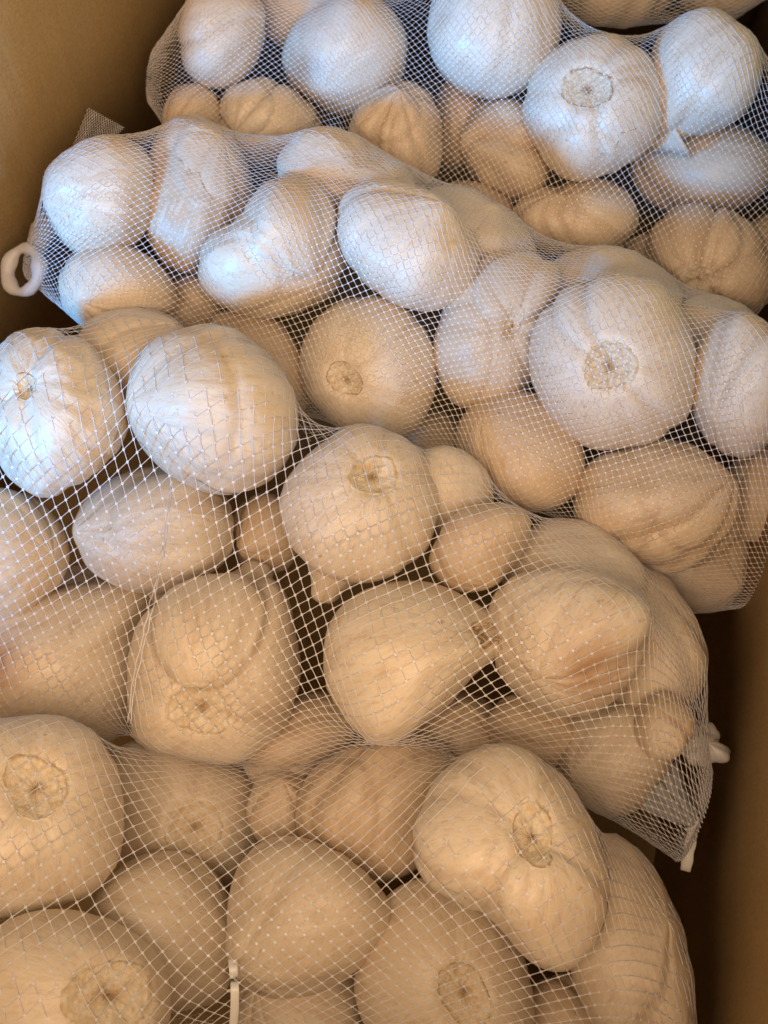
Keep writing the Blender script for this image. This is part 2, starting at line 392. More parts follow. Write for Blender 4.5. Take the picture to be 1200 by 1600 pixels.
def wrap(a): return (a + np.pi) % (2 * np.pi) - np.pi
def bulb_shape(seed, lobes, crinkle=1.0, plate=0):
    rng = np.random.default_rng(seed)
    TT, PP = np.meshgrid(TH, PH)             # rows = phi
    hgt = rng.uniform(.80, .95)
    r = 1 / np.sqrt(np.sin(PP) ** 2 + (np.cos(PP) / hgt) ** 2)
    c = np.clip(np.cos(PP), 0, 1)
    r = r * (1 - 0.07 * np.sin(PP) * c * 2 * .8) + rng.uniform(.0, .10) * np.exp(-(PP / .32) ** 2)
    r = r - 0.11 * np.exp(-((np.pi - PP) / .34) ** 2)
    K = rng.integers(6, 10)
    lobes = .15 + lobes * 1.35
    ang = np.sort((np.arange(K) + rng.uniform(-.32, .32, K)) * 2 * np.pi / K)
    env = np.clip(np.sin(PP), 0, 1) ** .6
    cre = np.zeros_like(r)
    tw = rng.uniform(-.25, .25)
    for a in ang:
        dep = rng.choice([.010, .02, .035, .055], p=[.35, .3, .2, .15]) * lobes
        w = rng.uniform(.05, .13)
        d = wrap(TT - a - tw * np.cos(PP) - .05 * np.sin(3 * PP + a))
        g = np.exp(-(d / w) ** 2)
        r = r * (1 - dep * env * g) * (1 - dep * .8 * env * np.exp(-(d / (w * 3)) ** 2))
        cre = np.maximum(cre, g ** 3 * env * min(1, dep / .05))
    for i in range(K):                        # every clove pushes out by its own amount
        mid = ang[i] + .5 * wrap(ang[(i + 1) % K] - ang[i])
        r = r * (1 + rng.uniform(-.02, .035) * lobes * env * np.exp(-(wrap(TT - mid) / .42) ** 2))
    r = r * (1 + lowfreq(rng, TT, PP, .07))
    # small crinkles of the papery skin, running root to neck
    wr = sum(np.sin(k * TT + rng.uniform(0, 6.28) + 1.5 * np.cos(PP * rng.uniform(1, 2))) for k in rng.integers(9, 26, 5))
    fine = sum(np.sin(k * TT + 2.5 * np.sin(PP * rng.uniform(2, 5) + k) + rng.uniform(0, 6.28)) for k in rng.integers(22, 39, 4))
    patch = np.clip(.5 + lowfreq(rng, TT, PP, 1.6, 6), 0, 1)
    r = r * (1 + (.0020 * wr + .0013 * fine * patch) * env * crinkle)
    if crinkle > 2: r = r * (1 + lowfreq(rng, TT * 1.0, PP * 3, .05, 12) + .008 * np.sin(14 * PP + 4 * np.sin(3 * TT)) * env)
    if plate: r = r - .055 * np.exp(-((np.pi - PP) / (plate * .92)) ** 6) + .018 * np.exp(-((np.pi - PP - plate) / .07) ** 2)
    r[0] = r[0].mean(); r[-1] = r[-1].mean()
    return r, cre

def look(r, d):
    """radius of the shape in directions d (n,3)"""
    ph = np.arccos(np.clip(d[:, 2], -1, 1)) / np.pi * (NP - 1)
    th = (np.arctan2(d[:, 1], d[:, 0]) % (2 * np.pi)) / (2 * np.pi) * NT
    i = np.minimum(ph.astype(int), NP - 2); fi = ph - i
    j = th.astype(int) % NT; fj = th - np.floor(th); j2 = (j + 1) % NT
    return (r[i, j] * (1 - fj) + r[i, j2] * fj) * (1 - fi) + (r[i + 1, j] * (1 - fj) + r[i + 1, j2] * fj) * fi

def frame_z(z, hint):
    z = z / np.linalg.norm(z)
    x = np.cross(hint, z)
    if np.linalg.norm(x) < 1e-3: x = np.cross([0.3, 0.9, 0.1], z)
    x /= np.linalg.norm(x)
    return np.stack([x, np.cross(z, x), z], 1)      # columns

def wfac(G, fw):
    a = (np.arctan2(G[:, 1], G[:, 0]) + np.pi) / (2 * np.pi) * 64
    i = np.floor(a).astype(int); t = a - i
    return fw[i % 64] * (1 - t) + fw[(i + 1) % 64] * t
def warp(G, fw):
    G = G.copy(); G[:, :2] *= wfac(G, fw)[:, None]; return G
PT, PP_ = np.meshgrid(TH, PH)
DIRS = np.stack([np.sin(PP_) * np.cos(PT), np.sin(PP_) * np.sin(PT), np.cos(PP_)], -1)

def ridge_y(bag, x):
    pts = RIDGE[bag]
    return np.interp(x, [p[0] for p in pts], [p[1] for p in pts])

# outlines of the bulbs as they show, x y pairs round each bulb (keyed by words of its label)
OUT = {
    'far left end of the top bag': [(278, 75), (285, 25), (310, -20), (360, -40), (405, -10), (415, 40), (410, 80), (385, 120), (345, 140), (305, 136), (283, 110)],
    'bluish white smooth garlic bulb at the top': [(396, -20), (440, -65), (520, -50), (530, 0), (510, 40), (475, 68), (430, 74), (402, 45)],
    'brown stain on its lower left': [(440, 90), (448, 60), (470, 30), (510, 5), (550, -15), (600, 0), (632, 40), (637, 90), (625, 130), (590, 160), (548, 183), (520, 176), (485, 152), (450, 122)],
    'low by the left box wall': [(253, 165), (270, 140), (305, 130), (338, 145), (348, 170), (345, 210), (310, 232), (262, 222)],
    'second bag\'s peak"': [(340, 180), (348, 150), (378, 128), (415, 120), (442, 130), (478, 155), (503, 188), (500, 230), (430, 260), (350, 240)],
    'under the large brown stained': [(544, 215), (553, 180), (585, 143), (625, 126), (662, 137), (685, 168), (690, 215), (692, 255), (672, 288), (630, 284), (588, 268), (553, 245)],
    'glossy bluish white garlic': [(667, 60), (671, 10), (690, -40), (760, -68), (832, -52), (870, 0), (878, 50), (868, 87), (840, 127), (800, 152), (755, 156), (705, 132), (677, 97)],
    'its round root plate facing up': [(816, 160), (824, 130), (848, 88), (884, 63), (925, 53), (980, 58), (1017, 94), (1035, 148), (1037, 190), (1018, 228), (982, 258), (940, 278), (905, 284), (868, 265), (843, 232), (823, 197)],
    'neck pointing down left': [(1008, 85), (1018, 45), (1048, 25), (1090, 12), (1130, 19), (1172, 48), (1192, 85), (1192, 122), (1172, 162), (1132, 182), (1090, 192), (1050, 198), (1034, 212), (1014, 226), (1012, 190), (1010, 130)],
    'under the bulb with the neck': [(984, 265), (996, 230), (1028, 200), (1070, 185), (1120, 188), (1172, 203), (1208, 240), (1212, 290), (1172, 324), (1110, 340), (1040, 334), (1000, 302)],
    "left of the top bag's root plate": [(718, 240), (724, 200), (744, 164), (780, 151), (816, 164), (847, 188), (861, 225), (863, 265), (847, 298), (810, 316), (778, 304), (742, 278)],
    'middle of the top bag", 2, -0.004)': [(672, 300), (700, 284), (740, 282), (777, 298), (803, 324), (812, 360), (795, 410), (730, 420), (685, 360)],
    'wide tan two lobed': [(798, 345), (808, 312), (838, 294), (872, 292), (903, 282), (940, 278), (977, 293), (998, 324), (998, 362), (978, 396), (930, 408), (858, 402), (812, 376)],
    'separate cloves showing': [(1006, 390), (1018, 353), (1048, 327), (1090, 317), (1132, 325), (1164, 343), (1194, 378), (1206, 430), (1200, 492), (1152, 524), (1088, 506), (1036, 474), (1008, 432)],
    'left end of the second bag, above': [(66, 300), (70, 265), (98, 238), (150, 212), (202, 211), (238, 238), (242, 290), (236, 342), (208, 384), (160, 404), (108, 394), (75, 352)],
    'just right of the plastic loop': [(91, 440), (102, 408), (133, 387), (180, 381), (222, 393), (254, 418), (278, 460), (272, 505), (205, 526), (128, 520), (97, 487)],
    'makes the peak of the second': [(220, 330), (226, 270), (243, 218), (268, 186), (305, 180), (347, 198), (377, 228), (397, 280), (400, 322), (387, 354), (352, 380), (320, 404), (285, 428), (248, 408), (228, 377)],
    'large kidney shaped': [(309, 422), (316, 384), (343, 358), (376, 342), (396, 308), (430, 276), (470, 270), (507, 283), (533, 329), (543, 385), (538, 432), (512, 468), (466, 489), (410, 498), (353, 484), (317, 457)],
    'small lit patch on its left': [(432, 250), (450, 213), (500, 198), (540, 208), (592, 242), (645, 282), (650, 330), (560, 345), (470, 330), (438, 290)],
    'smooth bluish white garlic bulb in the middle': [(527, 345), (533, 308), (558, 288), (600, 281), (646, 293), (692, 313), (728, 348), (751, 395), (743, 432), (718, 463), (676, 487), (634, 482), (592, 458), (556, 427), (534, 386)],
    'small brown root ring on its left': [(467, 580), (473, 538), (493, 498), (529, 473), (570, 462), (612, 468), (652, 498), (678, 544), (683, 590), (671, 642), (642, 678), (605, 691), (558, 678), (507, 647), (479, 616)],
    'plain tan garlic bulb partly': [(316, 512), (343, 487), (380, 482), (422, 494), (458, 528), (480, 575), (486, 640), (420, 656), (345, 592)],
    'pale wrinkled neck showing': [(677, 560), (682, 500), (707, 448), (742, 406), (790, 391), (842, 396), (880, 424), (876, 472), (852, 522), (836, 582), (804, 624), (750, 645), (707, 628), (687, 602)],
    'biggest bluish lit': [(826, 570), (830, 519), (848, 478), (883, 447), (930, 429), (980, 425), (1032, 443), (1068, 488), (1085, 540), (1088, 600), (1078, 652), (1042, 684), (985, 698), (930, 704), (882, 678), (847, 632)],
    'half lit garlic bulb at the right edge beside': [(1076, 600), (1082, 543), (1108, 502), (1150, 487), (1202, 492), (1240, 530), (1240, 622), (1212, 694), (1160, 716), (1112, 694), (1086, 652)],
    'smooth tan egg shaped': [(712, 680), (722, 648), (753, 622), (800, 609), (847, 617), (888, 648), (908, 689), (915, 731), (903, 773), (866, 797), (820, 799), (773, 779), (737, 742), (717, 711)],
    'wide tan garlic bulb with a soft crease': [(894, 780), (902, 743), (933, 712), (985, 691), (1040, 685), (1097, 702), (1138, 733), (1161, 780), (1158, 832), (1127, 873), (1075, 897), (1010, 894), (947, 868), (907, 827)],
    'bottom right tip of the second': [(1000, 880), (1050, 820), (1140, 805), (1174, 838), (1178, 890), (1153, 933), (1100, 958), (1058, 953), (1025, 922)],
    'behind the smooth bluish one': [(640, 330), (660, 298), (710, 289), (762, 316), (815, 357), (838, 400), (795, 446), (695, 425)],
    'ridge behind the biggest lit': [(836, 440), (862, 400), (918, 383), (970, 385), (1022, 407), (1060, 440), (1066, 505), (950, 528), (850, 495)],
    'right slope of the second': [(1038, 510), (1056, 478), (1100, 460), (1142, 470), (1184, 502), (1212, 550), (1195, 606), (1100, 596), (1050, 565)],
    'crinkled glossy lit skin': [(-30, 640), (-14, 560), (18, 522), (60, 511), (112, 522), (163, 558), (193, 599), (201, 650), (193, 692), (152, 728), (101, 758), (65, 778), (28, 758), (-5, 717)],
    'lens shaped side': [(196, 630), (203, 578), (223, 543), (269, 519), (330, 506), (387, 527), (433, 568), (464, 624), (467, 682), (443, 733), (396, 763), (340, 773), (288, 757), (237, 722), (206, 681)],
    'rough brown root plate on top': [(436, 800), (443, 758), (473, 718), (508, 686), (545, 662), (601, 664), (653, 697), (682, 743), (686, 800), (668, 858), (622, 893), (570, 911), (518, 903), (472, 872), (446, 836)],
    'smooth wide tan garlic bulb behind open': [(112, 830), (122, 788), (158, 752), (210, 731), (266, 728), (323, 747), (359, 788), (366, 840), (348, 883), (301, 914), (240, 928), (178, 918), (132, 887)],
    'pale tan garlic bulb cut by the left': [(-82, 860), (-62, 786), (-10, 762), (42, 772), (84, 803), (109, 850), (104, 898), (62, 940), (0, 975), (-52, 963)],
    'long neck pointing right': [(-64, 1040), (-44, 978), (18, 946), (80, 930), (140, 922), (195, 912), (238, 900), (256, 922), (240, 952), (216, 985), (220, 1020), (222, 1050), (216, 1115), (170, 1165), (90, 1170), (-2, 1134), (-54, 1093)],
    'bulging clove and root plate facing down': [(198, 1040), (208, 988), (233, 947), (269, 917), (320, 902), (376, 895), (428, 902), (449, 938), (459, 988), (470, 1050), (459, 1113), (422, 1164), (375, 1194), (330, 1189), (268, 1179), (212, 1163), (201, 1100)],
    'rooted tip at the right': [(505, 1030), (512, 983), (537, 942), (579, 917), (630, 907), (682, 912), (722, 930), (760, 956), (794, 976), (796, 1004), (762, 1028), (734, 1052), (708, 1084), (662, 1124), (621, 1154), (584, 1164), (548, 1133), (517, 1087)],
    'small tan garlic bulb between the brown': [(670, 880), (686, 838), (716, 797), (760, 786), (813, 792), (830, 808), (820, 853), (794, 894), (746, 926), (695, 920)],
    'under dense net on the right': [(758, 1000), (762, 948), (787, 907), (839, 886), (900, 886), (962, 906), (1009, 933), (1020, 975), (1004, 1023), (978, 1073), (931, 1109), (880, 1122), (828, 1098), (781, 1052)],
    'ridge right of the brown': [(632, 745), (650, 711), (690, 696), (734, 711), (772, 758), (770, 806), (700, 838), (642, 804)],
    'right shoulder of the third': [(780, 880), (796, 842), (838, 817), (890, 810), (943, 827), (984, 862), (1013, 908), (1006, 966), (920, 992), (826, 966), (784, 922)],
    'far right side of the third': [(940, 950), (980, 886), (1032, 906), (1073, 948), (1098, 998), (1107, 1060), (1088, 1104), (1030, 1127), (965, 1125), (938, 1040)],
    'plain tan garlic bulb under the streaked': [(380, 1190), (396, 1147), (437, 1106), (480, 1080), (534, 1086), (563, 1128), (556, 1173), (523, 1210), (470, 1237), (416, 1240), (390, 1223)],
    'dim garlic bulb below the large one': [(765, 1110), (828, 1080), (892, 1105), (898, 1152), (876, 1198), (815, 1204), (762, 1152)],
    'greyish garlic bulb': [(866, 1190), (886, 1127), (938, 1096), (1002, 1101), (1044, 1138), (1054, 1180), (1023, 1224), (987, 1269), (950, 1276), (907, 1253), (876, 1222)],
    'big garlic bulb with a cracked': [(-112, 1270), (-92, 1168), (-31, 1127), (40, 1117), (91, 1119), (132, 1137), (168, 1173), (188, 1229), (194, 1290), (189, 1353), (152, 1399), (101, 1419), (30, 1434), (-52, 1424), (-103, 1362)],
    'faint root ring': [(168, 1290), (166, 1170), (222, 1150), (300, 1170), (363, 1196), (406, 1233), (414, 1290), (406, 1354), (342, 1406), (248, 1400), (184, 1364)],
    'lower left middle of the front': [(124, 1440), (142, 1398), (178, 1357), (229, 1332), (270, 1329), (312, 1347), (348, 1388), (366, 1440), (370, 1502), (358, 1566), (300, 1585), (196, 1580), (135, 1523)],
    'bottom left corner': [(-64, 1560), (-44, 1468), (28, 1426), (110, 1420), (184, 1446), (246, 1497), (268, 1570), (260, 1652), (150, 1725), (-2, 1714)],
    'right of the white tie"': [(352, 1440), (358, 1378), (382, 1332), (419, 1311), (460, 1306), (512, 1326), (558, 1362), (599, 1397), (610, 1430), (580, 1484), (533, 1536), (470, 1561), (397, 1555), (361, 1512)],
    'top middle of the front bag': [(460, 1270), (476, 1222), (517, 1181), (568, 1151), (625, 1144), (683, 1145), (712, 1178), (706, 1242), (685, 1304), (653, 1360), (600, 1380), (536, 1354), (485, 1322)],
    'biggest garlic bulb of the front': [(645, 1310), (657, 1258), (687, 1207), (728, 1176), (780, 1162), (832, 1171), (884, 1212), (919, 1263), (939, 1329), (955, 1395), (944, 1443), (913, 1494), (870, 1519), (816, 1494), (776, 1436), (716, 1407), (666, 1384), (647, 1352)],
    'brown pitted root ring': [(553, 1490), (566, 1438), (597, 1397), (644, 1374), (690, 1371), (742, 1391), (788, 1432), (819, 1489), (834, 1560), (836, 1642), (762, 1704), (638, 1704), (566, 1622)],
    'tall garlic bulb at the right end': [(895, 1480), (915, 1398), (920, 1325), (955, 1303), (1003, 1321), (1039, 1367), (1059, 1428), (1074, 1499), (1084, 1580), (1089, 1642), (1000, 1670), (915, 1604), (890, 1540)],
}
used_ = set()
for b in B:
    for k_, v_ in OUT.items():
        q_ = (b['label'] + '"') if k_.endswith('"') else b['label']
        kk = k_.split('", ')[0] if '", ' in k_ else k_
        if kk in q_ and (k_ != "middle of the top bag\", 2, -0.004)" or 'cut off' in b['label']):
            a_ = np.array(v_, float); b['out'] = a_; b['box'] = (*a_.min(0)[:1], a_.min(0)[1], a_.max(0)[0], a_.max(0)[1]); used_.add(k_)
print("UNUSED", [k_ for k_ in OUT if k_ not in used_])
MPP = DIST / F
CLOVES = {"bulging clove and root plate facing down": [(318, 985, 82, 92, .15), (425, 1010, 50, 110, .08)],
    "tan garlic bulb with a low clove": [(792, 258, 66, 52, .10)],
    "separate cloves showing": [(1085, 375, 72, 58, .10), (1165, 420, 50, 80, .07), (1090, 442, 36, 32, .08)],
    "wide tan two lobed": [(850, 338, 52, 56, .06), (938, 336, 60, 58, .07)],
    "large kidney shaped": [(372, 425, 66, 58, .06), (450, 350, 70, 80, .06)],
    "wide tan garlic bulb with a soft crease": [(1085, 775, 70, 85, .06), (960, 790, 70, 90, .05)],
    "tan garlic bulb with a clove crease": [(385, 165, 42, 46, .09)],
    "biggest garlic bulb of the front": [(715, 1290, 66, 90, .05), (850, 1420, 90, 90, .025)],
    "right of the white tie": [(480, 1375, 105, 66, .06), (430, 1480, 66, 74, .04)],
    "top middle of the front bag": [(530, 1265, 62, 100, .06)],
    "pale wrinkled neck": [(800, 450, 70, 52, .09), (720, 545, 48, 80, .05)],
    "tan creased garlic bulb": [(600, 178, 50, 46, .07), (650, 225, 42, 64, .05)],
    "upright bluish white": [(300, 360, 70, 60, .06), (330, 260, 60, 70, .05)],
    "large tan garlic bulb under dense net": [(905, 990, 105, 80, .05)],
    "big garlic bulb with a bluish": [(285, 640, 84, 118, .05)],
    "smooth wide tan garlic bulb behind": [(265, 820, 95, 82, .05)],
    "its round root plate facing up": [(905, 240, 66, 44, .05), (985, 190, 50, 66, .05)]}
for n, b in enumerate(B):
    for k_, v_ in CLOVES.items():
        if k_ in b['label']: b['cloves'] = v_
    x0, y0, x1, y1 = b['box']
    cx, cy = (x0 + x1) / 2, (y0 + y1) / 2
    rpx = (x1 - x0 + y1 - y0) / 4
    dist = max(0.0, cy - ridge_y(b['bag'], cx)) * MPP
    z = BAGZ[b['bag']] - 0.46 * max(0, dist - 0.02) + b['dz'] - 0.005
    b['d'] = float(np.linalg.norm(at(cx, cy, z) - CAM)); b['rpx'] = rpx; b['c'] = (cx, cy)
    b['rd'] = ray(cx, cy)
    zf = -b['rd']; xf = RIGHT - zf * (RIGHT @ zf); xf /= np.linalg.norm(xf)
    b['fr'] = np.stack([xf, np.cross(zf, xf), zf], 1)
    b['seed'] = 100 + n
    b['half'] = np.array([(x1 - x0) / 2, (y1 - y0) / 2, rpx]) / F

# push bulbs that would cut each other apart along their lines of sight: the farther one goes deeper
for it in range(80):
    moved = 0
    for i in range(len(B)):
        for j in range(i):
            a, c = (B[i], B[j]) if B[i]['d'] < B[j]['d'] else (B[j], B[i])
            pa, pc = CAM + a['rd'] * a['d'], CAM + c['rd'] * c['d']
            v = pc - pa; L = np.linalg.norm(v)
            if L > 0.14: continue
            v = v / max(L, 1e-6)
            ra = 1 / np.linalg.norm((a['fr'].T @ v) / (a['half'] * a['d']))
            rc = 1 / np.linalg.norm((c['fr'].T @ v) / (c['half'] * c['d']))
            pen = (ra + rc) * 0.82 - L
            if pen > 0:
                c['d'] += min(pen * .35, .003); a['d'] -= min(pen * .05, .0004); moved += 1
    if not moved: break

for b in B:
    r, cre = bulb_shape(b['seed'], b.get('lobes', .7), b.get('crinkle', 1.0), b.get('plate', 0))
    rng = np.random.default_rng(b['seed'] + 7)
    cx, cy = b['c']
    if 'root' in b or 'tip' in b:
        px = b.get('root') or b['tip']
        o = np.array([(px[0] - cx), -(px[1] - cy)]) / b['rpx']
        l = np.linalg.norm(o); o = o * min(1, .93 / max(l, 1e-6)) if l > .93 else o
        ax = np.array([o[0], o[1], math.sqrt(max(0.02, 1 - o @ o))])
        if 'tip' in b: ax = -ax * np.array([1, 1, 0.15])
        ax /= np.linalg.norm(ax)
    else:
        a = rng.uniform(0, 6.28); ax = np.array([math.cos(a), math.sin(a), rng.uniform(-1.2, -.35)]); ax /= np.linalg.norm(ax)
    # columns of Rm: local axes of the bulb in the view-ray frame; +Z (neck) is opposite the root
    Rm = frame_z(-ax, np.array([.2, .3, 1.0]))
    a = rng.uniform(0, 6.28)
    Rm = Rm @ np.array([[math.cos(a), -math.sin(a), 0], [math.sin(a), math.cos(a), 0], [0, 0, 1]])
    for (u_, v_, ru, rv, am) in b.get('cloves', ()):       # single cloves that swell under the skin where they show
        W = (DIRS * r[..., None]) @ Rm.T
        e_ = (W.reshape(-1, 3).max(0) - W.reshape(-1, 3).min(0)) / 2
        X0, Y0, X1, Y1 = b['box']
        gx = W[..., 0] / e_[0] * (X1 - X0) / 2 + (X0 + X1) / 2; gy = -W[..., 1] / e_[1] * (Y1 - Y0) / 2 + (Y0 + Y1) / 2
        q_ = np.hypot((gx - u_) / ru, (gy - v_) / rv); front = np.clip(W[..., 2] * 4 + .3, 0, 1)
        r = r * (1 + front * (am * np.sqrt(np.clip(1 - q_ ** 2, 0, 1)) - am * .35 * np.exp(-((q_ - 1.02) / .10) ** 2)))
        cre = np.maximum(cre, front * .8 * np.exp(-((q_ - 1.0) / .045) ** 2))
    b['cre2'] = cre
    W = (DIRS * r[..., None]).reshape(-1, 3) @ Rm.T
    ext = (W.max(0) - W.min(0)) / 2
    s = b['half'] * b['d'] / ext
    s[2] = math.sqrt(s[0] * s[1])
    cen = CAM + b['rd'] * b['d']
    fw = np.ones(64)
    if 'out' in b:
        o_ = b['out'] - np.array(b['c']); o_[:, 1] *= -1
        th_ = np.arctan2(o_[:, 1], o_[:, 0]); k_ = np.argsort(th_); th_ = th_[k_]; o_ = o_[k_]
        A0 = np.arange(64) * 2 * np.pi / 64 - np.pi
        tp = np.concatenate([th_ - 2 * np.pi, th_, th_ + 2 * np.pi]); rr_ = np.linalg.norm(o_, axis=1)
        want = np.interp(A0, tp, np.tile(rr_, 3))
        G = W * s * F / b['d']
        ga = np.arctan2(G[:, 1], G[:, 0]); gr = np.hypot(G[:, 0], G[:, 1])
        have = np.array([gr[np.abs(wrap(ga - a)) < .12].max() for a in A0])
        fw = want / have
        for _ in range(2): fw = (np.roll(fw, 1) + 2 * fw + np.roll(fw, -1)) / 4
    b['fw'] = fw
    for _ in range(3):
        Vw = cen + warp(W * s, fw) @ b['fr'].T
        p = project(Vw); lo, hi = p.min(0), p.max(0)
        x0, y0, x1, y1 = b['box']
        s[0] *= (x1 - x0) / (hi[0] - lo[0]); s[1] *= (y1 - y0) / (hi[1] - lo[1]); s[2] = math.sqrt(s[0] * s[1])
        off = np.array([(x0 + x1) / 2, (y0 + y1) / 2]) - (lo + hi) / 2
        cen = cen + (RIGHT * off[0] - UP * off[1]) * b['d'] / F
    b.update(r=r, cre=cre, R=Rm, s=s, cen=cen, size=float(s.mean()))
    b['ell'] = b['half'] * b['d'] * np.array([.98, .98, .9])

def to_world(b, L):                     # unit shape -> offset from the bulb's centre
    return warp((L @ b['R'].T) * b['s'], b['fw']) @ b['fr'].T
def to_unit(b, X):
    G = X @ b['fr']
    G = G.copy(); G[:, :2] /= wfac(G, b['fw'])[:, None]
    return (G / b['s']) @ b['R']
GRID = np.arange(NP * NT).reshape(NP, NT)
BF = np.stack([GRID[:-1], GRID[1:], np.roll(GRID, -1, 1)[1:], np.roll(GRID, -1, 1)[:-1]], -1).reshape(-1, 4)
SUB = {}
necks = []
def build_bulb(b):
    W = to_world(b, (DIRS * b['r'][..., None]).reshape(-1, 3))
    off = np.random.default_rng(b['seed']).uniform(-20, 20, 3)
    st = np.stack([np.cos(PT) * np.sin(PP_) ** .35, np.sin(PT) * np.sin(PP_) ** .35, .22 * PP_], -1).reshape(-1, 3) * 1.6 + off
    mrk = np.zeros(len(W))
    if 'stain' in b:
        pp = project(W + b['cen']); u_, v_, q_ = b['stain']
        mrk = np.exp(-(((pp - [u_, v_]) ** 2).sum(1) / q_ ** 2)) * .85 * ((W @ b['fr'])[:, 2] > 0)
    me = mesh("garlic_bulb", W, BF, attrs={"stain": ('FLOAT', mrk), "streak": ('FLOAT_VECTOR', st), "crease": ('FLOAT', b['cre'].ravel())})
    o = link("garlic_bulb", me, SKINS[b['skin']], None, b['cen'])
    tag(o, b['label'], "garlic bulb", ["garlic bulbs of the farthest bag", "garlic bulbs in the top bag", "garlic bulbs in the second bag",
                                        "garlic bulbs in the third bag", "garlic bulbs in the front bag"][b['bag']])
    b['obj'] = o
    rng = np.random.default_rng(b['seed'] + 3)
    if 'plate' in b:
        nr, na = 12, 56
        th = np.arange(na) * 2 * np.pi / na
        ragged = 1 + .10 * np.sin(2 * th + rng.uniform(0, 6)) + .03 * np.sin(3 * th + rng.uniform(0, 6)) + rng.normal(0, .012, na)
        V = []; R_ = []
        for i in range(nr):
            q = i / (nr - 1)
            ro = q * b['plate'] * ragged
            d = np.stack([np.sin(ro) * np.cos(th), np.sin(ro) * np.sin(th), -np.cos(ro)], -1)
            rr = look(b['r'], d)
            lift = .004 + .010 * math.exp(-((q - .86) / .09) ** 2) - (.03 if q > .97 else 0)
            lift = lift + rng.normal(0, .007, na) * (q < .95) + .014 * math.exp(-(q / .25) ** 2) * (rng.uniform(.2, 1, na))
            V.append(d * (rr + lift)[:, None]); R_.append(np.full(na, q))
        V = to_world(b, np.concatenate(V))
        g = np.arange(nr * na).reshape(nr, na)
        Fc = np.stack([g[:-1], np.roll(g, -1, 1)[:-1], np.roll(g, -1, 1)[1:], g[1:]], -1).reshape(-1, 4)
        link("root_plate", mesh("root_plate", V, Fc, attrs={"radius": ('FLOAT', np.concatenate(R_))}), ROOT, o)
        if b.get('hairs'):
            for k in range(9):
                a = rng.uniform(0, 6.28); ro = rng.uniform(.05, b['plate'])
                d = np.array([math.sin(ro) * math.cos(a), math.sin(ro) * math.sin(a), -math.cos(ro)])
                p0 = d * look(b['r'], d[None])[0]
                bend = rng.normal(0, .5, 3); pts = [p0 + (d * t + bend * t * t) * rng.uniform(.10, .2) for t in (0, .33, .66, 1)]
                tube("root_hair", to_world(b, np.array(pts)), [.0009, .0008, .0006, .0003], ROOT, o, 5)
    for k in range(rng.choice([0, 1, 2, 2])):       # torn outer layers of skin still clinging on
        nu_, nv_ = 18, 30
        tc, wd = rng.uniform(0, 6.28), rng.uniform(.35, .9)
        p0, p1 = rng.uniform(.25, .9), rng.uniform(1.5, 2.6)
        vv = np.linspace(0, 1, nv_)
        def edge(): 
            e_ = sum(np.sin(f_ * vv + rng.uniform(0, 6.28)) / f_ ** .6 for f_ in (3, 7, 15, 31)) * .16
            return 1 + e_
        ea, eb = edge(), edge(); tap = np.sqrt(np.clip(1 - (2 * vv - 1) ** 4, .02, 1))
        V = []
        xx_ = np.linspace(0, 1, nu_)
        endz = np.array([sum(np.sin(f_ * xx_ * 2 + rng.uniform(0, 6.28)) / f_ for f_ in (2, 5, 9)) * .10 for _ in (0, 1)])
        for j in range(nv_):
            t_ = np.linspace(-1, 1, nu_); th = tc + wd * np.where(t_ < 0, t_ * ea[j], t_ * eb[j]) * tap[j] + .12 * math.sin(3 * vv[j] + tc)
            ph = p0 + (p1 - p0) * vv[j] + endz[0] * (1 - vv[j]) ** 4 + endz[1] * vv[j] ** 4
            d = np.stack([np.sin(ph) * np.cos(th), np.sin(ph) * np.sin(th), np.cos(ph)], -1)
            rim = np.maximum(np.abs(t_) ** 8, abs(2 * vv[j] - 1) ** 12)
            V.append(d * (look(b['r'], d) + .0035 + .004 * rim * (1 + np.sin(9 * vv[j] + 4 * t_)) * .5)[:, None])
        V = np.concatenate(V); S_ = np.stack([V[:, 0], V[:, 1], .22 * np.arccos(np.clip(V[:, 2], -1, 1))], -1) * 1.6 + off + 3
        g = np.arange(nu_ * nv_).reshape(nv_, nu_)
        Fc = np.stack([g[:-1, :-1], g[1:, :-1], g[1:, 1:], g[:-1, 1:]], -1).reshape(-1, 4)
        link("papery_skin", mesh("papery_skin", to_world(b, V), Fc, attrs={"streak": ('FLOAT_VECTOR', S_), "crease": ('FLOAT', np.zeros(len(V)))}),
             SKINS[(b['skin'] + rng.integers(0, 2)) % 3], o)
    for key in ('tip', 'tip2'):
        if key in b:
            u, v = b[key]
            apex = to_world(b, np.array([[0, 0, .78]]) * look(b['r'], np.array([[0, 0, 1.0]]))[0])[0]
            tipd = b['d'] + (0.0 if key == 'tip' else .012) - b.get('near', 0)
            tipw = CAM + ray(u, v) * tipd - b['cen']
            if key == 'tip2':
                dd = tipw / np.linalg.norm(tipw); ll = to_unit(b, dd[None] * .02)[0]; ll /= np.linalg.norm(ll)
                apex = to_world(b, ll[None] * look(b['r'], ll[None])[0] * .8)[0]
            t = np.linspace(0, 1, 10)[:, None]
            mid = (apex + tipw) / 2 + rng.normal(0, .0018, 3)
            pts = apex * (1 - t) ** 2 + 2 * mid * t * (1 - t) + tipw * t ** 2
            sz = b['size']
            rad = sz * (.17 + .36 * (1 - t[:, 0]) ** 2.2) * b.get('slim', 1)
            rad[-1] *= .8
            tube("neck", pts, rad, SKINS[b['skin']], o, 22, rng, off)
            for q in range(2, 10): necks.append((b['bag'], b['cen'] + pts[q], rad[q]))

